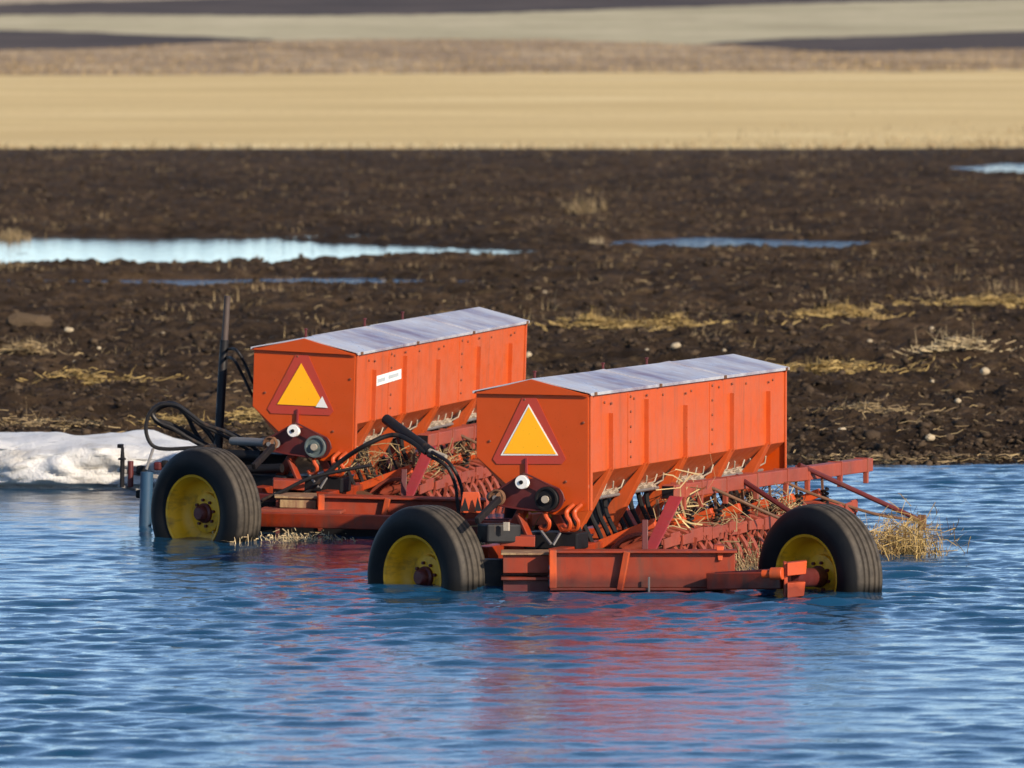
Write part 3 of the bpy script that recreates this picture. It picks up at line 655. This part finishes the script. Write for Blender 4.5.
    for t in (.05, .13, .25, .40, .55, .66, .83, .97):
        c = ta.lerp(tb, t); MB().box(c, (.02, .098, .098)).box(c + Vector((0, -.03, -.08)), (.03, .03, .07)).build('clamp', 'pink', tool, .003)
    # crimson post from the tool bar down to the axle beam, maroon channel beside it
    MB().prism([lp(669, 496, 43.9), lp(682, 497, 43.9), lp(655, 551, 43.1), lp(643, 551, 43.1)], MI.to_3x3() @ Vector((.01, .03, 0))).build('bar_post', 'crimson', root, .004)
    MB().bar(lp(645, 520, 43.1), lp(645, 552, 43.05), .035, .03).build('channel_post', 'maroon', root, .003)
    # opener arms with springs, discs
    for k in range(7):
        x = .50 + k * .52
        a = Vector((x + .02, -.235, .335 + ZB)); b = Vector((x - .02, .10, .20 + ZB))
        MB().bar(b, a, .075, .055).build('opener_arm', 'orangered', root, .006)
        MB().tube([Vector((x + .13, -.27, .25 + ZB)), Vector((x + .09, .05, .13 + ZB))], .032, 12).build('arm_tube', 'pink', root, 0, True)
        sp = []
        for i in range(60):
            t = i / 59; an = t * 2 * math.pi * 6; sp.append(Vector((x + .06 + .024 * math.cos(an), -.25 + .024 * math.sin(an), .19 + .17 * t + ZB)))
        MB().tube(sp, .008, 6).build('coil_spring', 'dark', root, 0, True)
        MB().bar((x + .06, -.25, .17 + ZB), (x + .06, -.23, .47 + ZB), .014, .014).build('spring_rod', 'rust', root)
    for k in range(20):
        x = .30 + k * .17; y_ = .03 + .05 * (k % 2)
        o = MB().lathe([(0, .006), (.165, .002), (.170, 0), (.165, -.002), (0, -.006)], 28).build('opener_disc', 'rust', root, 0, True)
        o.location = (x, y_, .02 + ZB); o.rotation_euler = (0, math.pi / 2, R(8 if k % 2 else -8))
    # press wheels
    for k in range(23):
        x = .42 + k * .15
        mb = MB(); mb.lathe([(.245, .024), (.262, .026), (.268, .010), (.268, -.010), (.262, -.026), (.245, -.024), (.240, 0)], 30, True)
        for s_ in range(6):
            an = s_ * math.pi / 3 + k; mb.bar((.03 * math.cos(an), .03 * math.sin(an), 0), (.243 * math.cos(an), .243 * math.sin(an), 0), .016, .008)
        mb.lathe([(0, .03), (.04, .03), (.04, -.03), (0, -.03)], 12)
        o = mb.build('press_wheel', 'pink', root, 0, True); o.location = (x, -.20, .02 + ZB); o.rotation_euler = (0, math.pi / 2, 0)
    MB().tube([(.3, -.20, .02 + ZB), (3.9, -.20, .02 + ZB)], .025, 10).build('press_axle', 'rust', root, 0, True)
    mb = MB(); rg = random.Random(4); xx = .12
    while xx < 3.8:
        ll = rg.uniform(.12, .24); zz = .245 + rg.uniform(-.008, .008) + ZB; mb.box((xx + ll / 2, -.42 + rg.uniform(-.012, .012), zz), (ll - .012, .014, rg.uniform(.055, .085)), Matrix.Rotation(rg.uniform(-.06, .06), 3, 'Y')); xx += ll
    mb.bar((.12, -.412, .245 + ZB), (3.8, -.412, .245 + ZB), .012, .03); mb.build('scraper_bar', 'pink', root, .003)
    for k in range(30):
        if k % 7 == 3 or k % 11 == 5: continue
        x = .45 + k * .115 + .025 * math.sin(k * 7.7); jj = .012 * math.sin(k * 5.1); MB().bar((x, -.43, .24 + ZB), (x + jj, -.40, .12 + .05 * math.sin(k * 2.3) + ZB), .018, .010).build('scraper_tine', 'pink', root)
    # low axle beam across the near end: open channel with ribs
    tb_, bb_ = .225 + ZB, .022 + ZB
    P = lambda px, py, Y: lp(px, py, Y)
    def wall_(x0, x1, yy0, yy1, z0, z1, Yd, dep, name, mat, bev=.003):
        a = P(x0, 570, Yd); b = P(x1, 570, Yd); t = (b - a); t.z = 0; t.normalize(); nrm = Vector((t.y, -t.x, 0))
        if (MN.to_3x3() @ nrm).y < 0: nrm = -nrm
        pl = [Vector((a.x, a.y, z0)), Vector((b.x, b.y, z0)), Vector((b.x, b.y, z1)), Vector((a.x, a.y, z1))]
        pl = [v + nrm * yy0 for v in pl]; return MB().prism(pl, nrm * (yy1 - yy0)).build(name, mat, root, bev)
    wall_(554, 735, .045, .06, bb_, tb_ - .004, 42.85, 0, 'axle_beam', 'red')
    wall_(550, 737, 0, .16, tb_, tb_ + .014, 42.85, 0, 'beam_flange', 'red')
    wall_(550, 737, 0, .16, bb_ - .014, bb_, 42.85, 0, 'beam_flange', 'red')
    wall_(549.5, 556.5, -.004, .12, bb_, tb_ + .016, 42.85, 0, 'beam_rib', 'orangered')
    a = P(627, 552, 42.85); b = P(620, 590, 42.85); MB().bar(a, b, .035, .025).build('beam_rib', 'orangered', root, .003)
    MB().bar(P(649, 577, 42.84), P(649, 592, 42.84), .008, .012).build('lock_pin', 'grey', root)
    # stepped channel left of the beam, muddy plate on top
    wall_(503, 549, .03, .14, .10 + ZB, .205 + ZB, 42.95, 0, 'step_channel', 'red'); wall_(501, 549, -.02, .16, .062 + ZB, .078 + ZB, 42.95, 0, 'step_ledge', 'red')
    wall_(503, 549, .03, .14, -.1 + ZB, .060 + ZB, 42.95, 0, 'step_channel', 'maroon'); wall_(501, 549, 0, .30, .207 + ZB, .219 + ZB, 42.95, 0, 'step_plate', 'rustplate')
    wall_(503, 549, .15, .17, -.10 + ZB, .20 + ZB, 42.95, 0, 'step_gap_fill', 'maroon')  # added dark plate, closes the bright water slit behind the step
    wall_(470, 503, .10, .22, -.02 + ZB, .17 + ZB, 43.0, 0, 'left_axle', 'dark')  # dark colour puts the shade beside the wheel onto the axle
    MB().bar(P(500, 540, 43.3), P(535, 541, 43.3), .16, .06).build('cross_plate', 'red', root, .004)
    MB().bar(P(482, 533, 43.2), P(516, 533, 43.3), .14, .11).build('valve_block', 'hose', root, .012)
    MB().box(P(506.5, 526.5, 43.12), (.02, .035, .05)).build('block_tag', 'zinc', root, .002)
    MB().bar(P(499, 499, 43.3), P(477, 521, 43.0), .03, .04).build('crank_lever', 'dark', root, .006)
    br = MB(); br.prism([P(463, 492, 43.5), P(479, 492, 43.5), P(482, 513, 43.5), P(460, 513, 43.5)], MI.to_3x3() @ Vector((0, .02, 0))); br.build('wheel_bracket', 'orangered', root, .003)
    for sx in ((460.5, 465, 469), (474.5, 477.5, 482)):
        MB().prism([P(sx[0], 511, 43.47), P(sx[2], 511, 43.47), P(sx[1], 497, 43.47)], MI.to_3x3() @ Vector((0, -.012, 0))).build('gusset', 'dark', root)
    # gusset and swing arm carrying the right wheel
    MB().prism([P(710, 571, 42.95), P(733, 571, 42.95), P(725, 545, 43.0), P(714, 545, 43.0)], MI.to_3x3() @ Vector((.0, .10, 0))).build('arm_gusset', 'red', root, .004)
    MB().prism([P(716, 546, 42.93), P(724, 546, 42.93), P(722, 560, 42.9), P(718, 560, 42.9)], MI.to_3x3() @ Vector((0, -.03, 0))).build('gusset_lug', 'orangered', root, .003)
    MB().bar(P(712, 581, 42.8), P(786, 580, 42.45), .11, .10).build('swing_arm', 'red', root, .008)
    MB().bar(P(716, 573.5, 42.75), P(770, 570.5, 42.5), .03, .018).build('arm_strap', 'maroon', root, .003)
    for px in (725, 737, 751):
        MB().box(P(px, 576, 42.72), (.025, .02, .02)).build('arm_bolt', 'rust', root, .003)
    MB().tube([P(762, 574, 42.36), P(771, 573.8, 42.34)], .024, 16).tube([P(771, 573.8, 42.34), P(783, 573.5, 42.31)], .036, 20).build('pivot_knuckle', 'orangered', root, .004, True)
    e = MI.to_3x3() @ Vector((0, .09, 0))
    MB().prism([P(784, 563, 42.33), P(787.5, 563, 42.33), P(787.5, 597, 42.33), P(784, 597, 42.33)], e * 1.6).build('fork_plate', 'orangered', root, .003)
    MB().prism([P(787.5, 563, 42.30), P(807, 561, 42.40), P(806, 574, 42.40), P(787.5, 576, 42.30)], e).build('fork_lug', 'orangered', root, .003)
    MB().prism([P(787.5, 583, 42.30), P(805.5, 582, 42.40), P(804, 596, 42.40), P(787.5, 598, 42.30)], e).build('fork_lug', 'orangered', root, .003)
    MB().tube([P(790, 578, 42.5), P(822, 577, 43.0)], .055, 14).build('axle_stub', 'maroon', root, 0, True)
    # carrying wheels
    def wheel(px, py, Y, ang, hubbed, spin):
        c = P(px, py, Y); we = empty('carrying_wheel', c); we.parent = root; we.scale = (1.03, 1.03, 1.03)
        nd = MI.to_3x3() @ Vector((-math.sin(ang), -math.cos(ang), 0)); we.rotation_euler = nd.to_track_quat('Z', 'Y').to_euler()
        R_ = .412; h = .128
        side = [(.230, .100), (.240, .110), (.258, .120), (.290, .132), (.325, .137), (.355, .131), (.378, .117), (.391, .104), (.396, .100), (.4035, .088), (.4075, .076)]
        tread = []
        for gx in (.058, .022, -.022, -.058):
            tread += [(R_ - .003 * (abs(gx) / .06), gx + .012), (R_ - .011, gx + .007), (R_ - .011, gx - .003), (R_ - .003 * (abs(gx) / .06), gx - .008)]
        prof = side + tread + [(r, -z) for r, z in reversed(side)]
        ty = MB().lathe(prof, 72, True).build('tyre', 'tyre', we, 0, True)
        MB().lathe([(.233, .098), (.246, .111), (.242, .118), (.230, .112), (.224, .092), (.214, .076), (.208, .03), (.200, .005), (.176, -.018), (.150, -.024), (.128, -.022), (.124, .0), (.104, .006), (.060, .006), (.060, -.06), (.205, -.078), (.230, -.112), (.246, -.112), (.233, -.098)], 56).build('rim', 'yellow', we, 0, True)
        hb = MB(); hb.lathe([(.062, .0), (.062, .022), (.050, .032), (.046, .062), (.036, .072), (0, .074)], 22)
        for k in range(8):
            an = k * math.pi / 4 + spin; hb.add([(.082 * math.cos(an) + .010 * math.cos(b_ * math.pi / 3), .082 * math.sin(an) + .010 * math.sin(b_ * math.pi / 3), zz) for zz in (.004, .022) for b_ in range(6)], [tuple(range(6, 12))] + [(i, (i + 1) % 6, (i + 1) % 6 + 6, i + 6) for i in range(6)])
        hb.build('hub', 'maroon', we, 0, True)
        v = MB().tube([(.15, .03, -.03), (.15, .03, .03)], .006, 6).build('valve_stem', 'dark', we)
        return we
    wheel(427, 577, 43.35, R(47), True, .2)
    wheel(820, 576.5, 43.0, R(47), True, .5)
    # folded marker rods trailing to the right of the far end
    tip = lp(922, 521, 47.2); tip2 = lp(822, 533, 45.0)
    def rod(pts, r, mat, name='marker_rod'): MB().tube(curve_pts(pts, 6) if len(pts) > 2 else pts, r, 8).build(name, mat, root, 0, True)
    rod([ony(799, 465, -.22), tip], .017, 'maroon'); rod([ony(770, 473, -.2), lp(800, 489, 46.3), lp(845, 505, 46.7), lp(880, 515, 47.0), tip], .010, 'rust')
    rod([ony(736, 476, -.2), tip2], .017, 'maroon'); rod([ony(700, 482.5, -.2), tip2 + Vector((0, .02, -.02))], .010, 'rust')
    MB().bar(tip + Vector((0, 0, -.06)), tip + Vector((0, 0, .04)), .05, .03).build('rod_clevis', 'rust', root, .004)
build_drill(near)
tag(near, 'orange seed drill nearest the camera with both yellow wheels and its full front beam showing', 'seed drill', 'orange seed drills in the flood water')

# the second drill: same machine, a little further and tipped
rear = copy_tree(near)
for o in [x for x in rear.children_recursive if x.name.split('.')[0] in ('wheel_bracket', 'gusset', 'valve_block', 'block_tag')]: bpy.data.objects.remove(o)
phi2, pit, rol = R(17.9), R(1.2), R(2.2)
Rm = Matrix.Rotation(math.pi / 2 - phi2, 4, 'Z') @ Matrix.Rotation(-pit, 4, 'Y') @ Matrix.Rotation(rol, 4, 'X')
target = W(356, 353, 48.4); loc = target - (Rm.to_3x3() @ Vector((0, 0, 1.122 + ZB)))
rear.matrix_world = Matrix.Translation(loc) @ Rm
tag(rear, 'orange seed drill further back with a black mast, coiled hoses and white side sticker', 'seed drill', 'orange seed drills in the flood water')
RMW = Matrix.Translation(loc) @ Rm; RI = RMW.inverted()
def rp(px, py, Y): return RI @ W(px, py, Y - .7)
rs = [o for o in rear.children if o.name.startswith('slow_vehicle_sign')][0]
for o in list(rs.children):
    if o.name.startswith('white_edge'): bpy.data.objects.remove(o)
MB().prism([onx(a, b, -.0220) for a, b in ((546, 455.2), (559.5, 455.6), (553, 443))], (-.0015, 0, 0)).build('white_corner', 'white', rs)
for o in rear.children:
    if o.name.startswith('carrying_wheel') and o.location.y > 0:
        o.location = RI @ W(206, 513, 47.45)
    if o.name.startswith('pulley') and o.data.materials[0] == M['dark']:
        o.data = o.data.copy(); o.data.materials[0] = M['teal']
# white sticker on the side
s = [(374.6, 376.6), (401, 368.9), (401, 378.6), (374.6, 386.6)]
def r_ony(px, py, y):
    o = RI @ Vector((0, 0, HCAM)); d = RI.to_3x3() @ ray(px, py); return o + d * ((y - o.y) / d.y)
for o in [x for x in rear.children if x.name.startswith('bolt_head')]:
    lc = o.location
    a0, b0 = r_ony(372, 380, 0), r_ony(404, 372, 0)
    if abs(lc.y) < .02 and a0.x < lc.x < b0.x and r_ony(388, 386, 0).z < lc.z < r_ony(388, 368, 0).z: bpy.data.objects.remove(o)
st = MB().prism([r_ony(a, b, -.0045) for a, b in s], (0, -.002, 0)).build('sticker', 'white', rear)
for q4 in ([(377.5, 379.3), (385, 377), (385, 380.6), (377.5, 383)], [(388.5, 375.5), (398.5, 372.5), (398.5, 376), (388.5, 379.2)]):
    MB().prism([r_ony(a, b, -.0068) for a, b in q4], (0, -.001, 0)).build('faded_print', 'print', st)
# mast with its hoses
MB().tube([rp(217, 470, 49.6), rp(222.5, 372, 49.9), rp(224.5, 340, 49.9)], [.030, .030, .028], 14).build('mast', 'hose', rear, 0, True)
MB().tube([rp(224.5, 345, 49.9), rp(227.5, 296, 49.9)], [.022, .020], 12).build('mast_top', 'mastbrown', rear, 0, True)
def hose(pts, r=.014, Y=49.7, name='hose', mat='hose'):
    MB().tube(curve_pts([rp(p[0], p[1], p[2] if len(p) > 2 else Y) for p in pts], 9), r, 9).build(name, mat, rear, 0, True)
hose([(228, 349, 49.9), (236, 350), (245, 364), (254, 384), (268, 400, 49.9)], .010)
hose([(226, 357, 49.9), (234, 360), (243, 376), (253, 396), (270, 420, 49.9)], .010)
hose([(216, 446), (190, 448), (165, 449), (152, 445), (146, 431), (149, 415), (160, 405), (176, 405), (190, 414), (204, 424), (226, 432), (250, 446)], .013, 49.5)
hose([(216, 452), (192, 440), (172, 428), (158, 422), (152, 412), (162, 404), (178, 407), (192, 418), (206, 430), (218, 447)], .016, 49.7)
hose([(214, 449), (200, 441), (186, 432), (170, 424), (155, 419), (156, 408), (170, 403), (184, 409), (198, 421), (222, 430), (244, 440), (262, 455)], .014, 49.9)
hose([(205, 447), (194, 430), (187, 416), (176, 406), (164, 406), (153, 414), (160, 424), (180, 432), (200, 443), (212, 452)], .015, 50.0)
hose([(200, 424), (214, 431), (232, 440), (252, 452), (272, 463)], .012, 49.6)
MB().tube([rp(153, 449, 49.5), rp(146, 470, 49.4)], .010, 8).build('jack_handle', 'grey', rear, 0, True)
# jack and hitch pieces beyond the left wheel
MB().tube([rp(147, 472, 49.4), rp(144, 560, 49.4)], .042, 16).build('jack_tube', 'blue', rear, 0, True)
MB().tube([rp(163, 478, 49.7), rp(163, 560, 49.7)], .040, 16).build('jack_tube', 'blue', rear, 0, True)
MB().bar(rp(118, 470, 49.5), rp(200, 484, 49.7), .05, .028).build('hitch_bar', 'grey', rear, .004)
MB().bar(rp(120, 486, 49.5), rp(165, 497, 49.7), .05, .02).build('hitch_bar', 'grey', rear, .004)
MB().tube([rp(122, 487, 49.45), rp(122.5, 459, 49.45), rp(122.5, 447, 49.45)], [.016, .016, .010], 8).box(rp(120.5, 446, 49.45), (.04, .03, .025)).box(rp(122, 459, 49.45), (.04, .04, .012)).build('hitch_pin', 'dark', rear)
MB().tube([rp(130.5, 487, 49.5), rp(130.5, 461, 49.5)], .020, 10).build('hitch_clevis', 'maroon', rear, 0, True)
for px, py, sz, mt in ((141, 470, .055, 'dark'), (158, 466, .05, 'maroon'), (165, 464, .045, 'dark'), (140, 494, .05, 'dark')):
    MB().box(rp(px, py, 49.5), (sz, sz, sz * 1.1)).build('coupling', mt, rear, .012)
# hydraulic clutter under the mast
MB().tube([rp(232, 441, 49.5), rp(277, 443.5, 49.2)], .028, 16).build('drive_motor', 'grey', rear, 0, True)
MB().tube([rp(212, 454, 49.5), rp(262, 456, 49.3)], .035, 14).build('hydraulic_cylinder', 'dark', rear, 0, True)
MB().tube([rp(225, 470, 49.4), rp(282, 468, 49.2)], .030, 14).build('hydraulic_cylinder', 'dark', rear, 0, True)
MB().bar(rp(190, 462, 49.8), rp(290, 466, 49.6), .12, .16).build('valve_chest', 'dark', rear, .012)
# lifting cylinder over the tool bar with its hose
MB().tube([rp(386, 419, 49.0), rp(431, 452, 48.6)], .034, 14).build('lift_cylinder', 'hose', rear, 0, True)
MB().tube([rp(428, 450, 48.6), rp(446, 457, 48.5)], .016, 10).build('cylinder_rod', 'zinc', rear, 0, True)
hose([(300, 497, 48.9), (316, 484, 48.9), (340, 462, 48.9), (366, 445, 48.8), (392, 435, 48.8), (410, 441, 48.7), (426, 453, 48.6)], .016)
hose([(428, 455, 48.5), (446, 466, 48.4), (455, 484, 48.4), (457, 500, 48.4), (459, 518, 48.4)], .012)
hose([(432, 452, 48.5), (450, 464, 48.3), (461, 486, 48.3), (464, 515, 48.3)], .012)
hose([(262, 500, 48.7), (285, 490, 48.7), (310, 478, 48.7), (345, 470, 48.7), (372, 465, 48.7)], .012)
# lower skid plates in front of the rear axle
MB().bar(rp(252, 519, 48.4), rp(402, 523, 48.0), .10, .09).build('skid_beam', 'red', rear, .006)
MB().bar(rp(262, 509, 48.6), rp(345, 511, 48.5), .26, .02).build('skid_plate', 'pink', rear, .004)
MB().bar(rp(280, 503, 48.6), rp(316, 504, 48.6), .10, .05).build('wood_block', 'rustplate', rear, .004)

MB().bar(rp(262, 533, 48.7), rp(404, 536, 48.3), .10, .16).build('skid_dark_fill', 'dark', rear, .006)  # added dark bar, blacks out the bright water below the skid
MB().bar(rp(232, 489, 49.6), rp(296, 492, 49.3), .25, .22).build('clutter_dark_fill', 'dark', rear, .015)  # added dark box, fills the bright gap amid the clutter
MB().bar(rp(258, 497, 48.9), rp(300, 500, 48.8), .12, .05).build('pedal_plate', 'maroon', rear, .004)
# straw caught in the machines
def caught(root_m, seed, label, n=520):
    g = np.random.default_rng(seed); c = []
    for k in range(16): c.append((g.uniform(.4, 3.5), g.uniform(-.36, .12), g.uniform(.12, .42)))
    c = np.array(c); i = g.integers(0, len(c), n); p = c[i] + g.normal(0, 1, (n, 3)) * np.array([.16, .06, .05]); p[:, 2] = np.maximum(p[:, 2], .02) + ZB
    V, Fc = strips(p, n, .17, .0028, 0, seed, .6, .25)
    V2 = []
    o = np_mesh('caught_straw', V, Fc, 'strawdull'); o.matrix_world = root_m
    return tag(o, label, 'straw', kind='stuff')
caught(MN, 5, 'dry straw caught among the openers of the near drill', 800); caught(RMW, 6, 'dry straw caught among the openers of the rear drill', 700)
# tall bent stalks on the near drill's tool bar
g = np.random.default_rng(77); p = np.array([tuple(ony(688 + g.normal(0, 8), 500 + g.normal(0, 18), -.28)) for _ in range(16)])
V, Fc = strips(p, 16, .30, .005, 0, 8, 1.0, .3); o = np_mesh('straw_wisp', V, Fc, 'straw'); o.matrix_world = MN; tag(o, 'wisp of long yellow stalks hanging over the near tool bar', 'straw wisp')
# floating weeds
def weed(px, py, Y, n, sx, sy, h, label, seed, mat='weed', lean=.8, w=.004):
    c = W(px, py, Y); c.z = 0; g = np.random.default_rng(seed); m = 50
    b = np.c_[g.normal(0, sx, m), g.normal(0, sy, m), np.full(m, -.02)]; V, Fc = blades(b, n, sx * .15, h, w, lean, seed)
    p = np.c_[g.normal(0, sx * 1.1, n), g.normal(0, sy, n), np.abs(g.normal(h * .4, h * .28, n))]; V2, F2 = strips(p, n, h * .7, w * .8, 0, seed, .8, .4)
    o = np_mesh('dry_weed_clump', np.concatenate([V, V2]), np.concatenate([Fc, F2 + len(V)]), mat); o.location = c; return tag(o, label, 'weed clump')
weed(902, 556, 46.0, 380, .115, .25, .25, 'tangled tan weed clump in the water behind the right wheel', 2, 'strawgold', .95, .003)
weed(748, 566, 44.6, 240, .18, .3, .16, 'straw coloured weeds in the water between the axle beam and right wheel', 3, 'strawdull', .9, .003)
weed(293, 537, 47.2, 160, .16, .12, .06, 'pale straw scum floating under the rear drill skid', 4, 'weed', 1.3)
weed(505, 524, 44.6, 220, .12, .3, .2, 'golden weeds under the hopper end of the near drill', 5, 'strawgold')
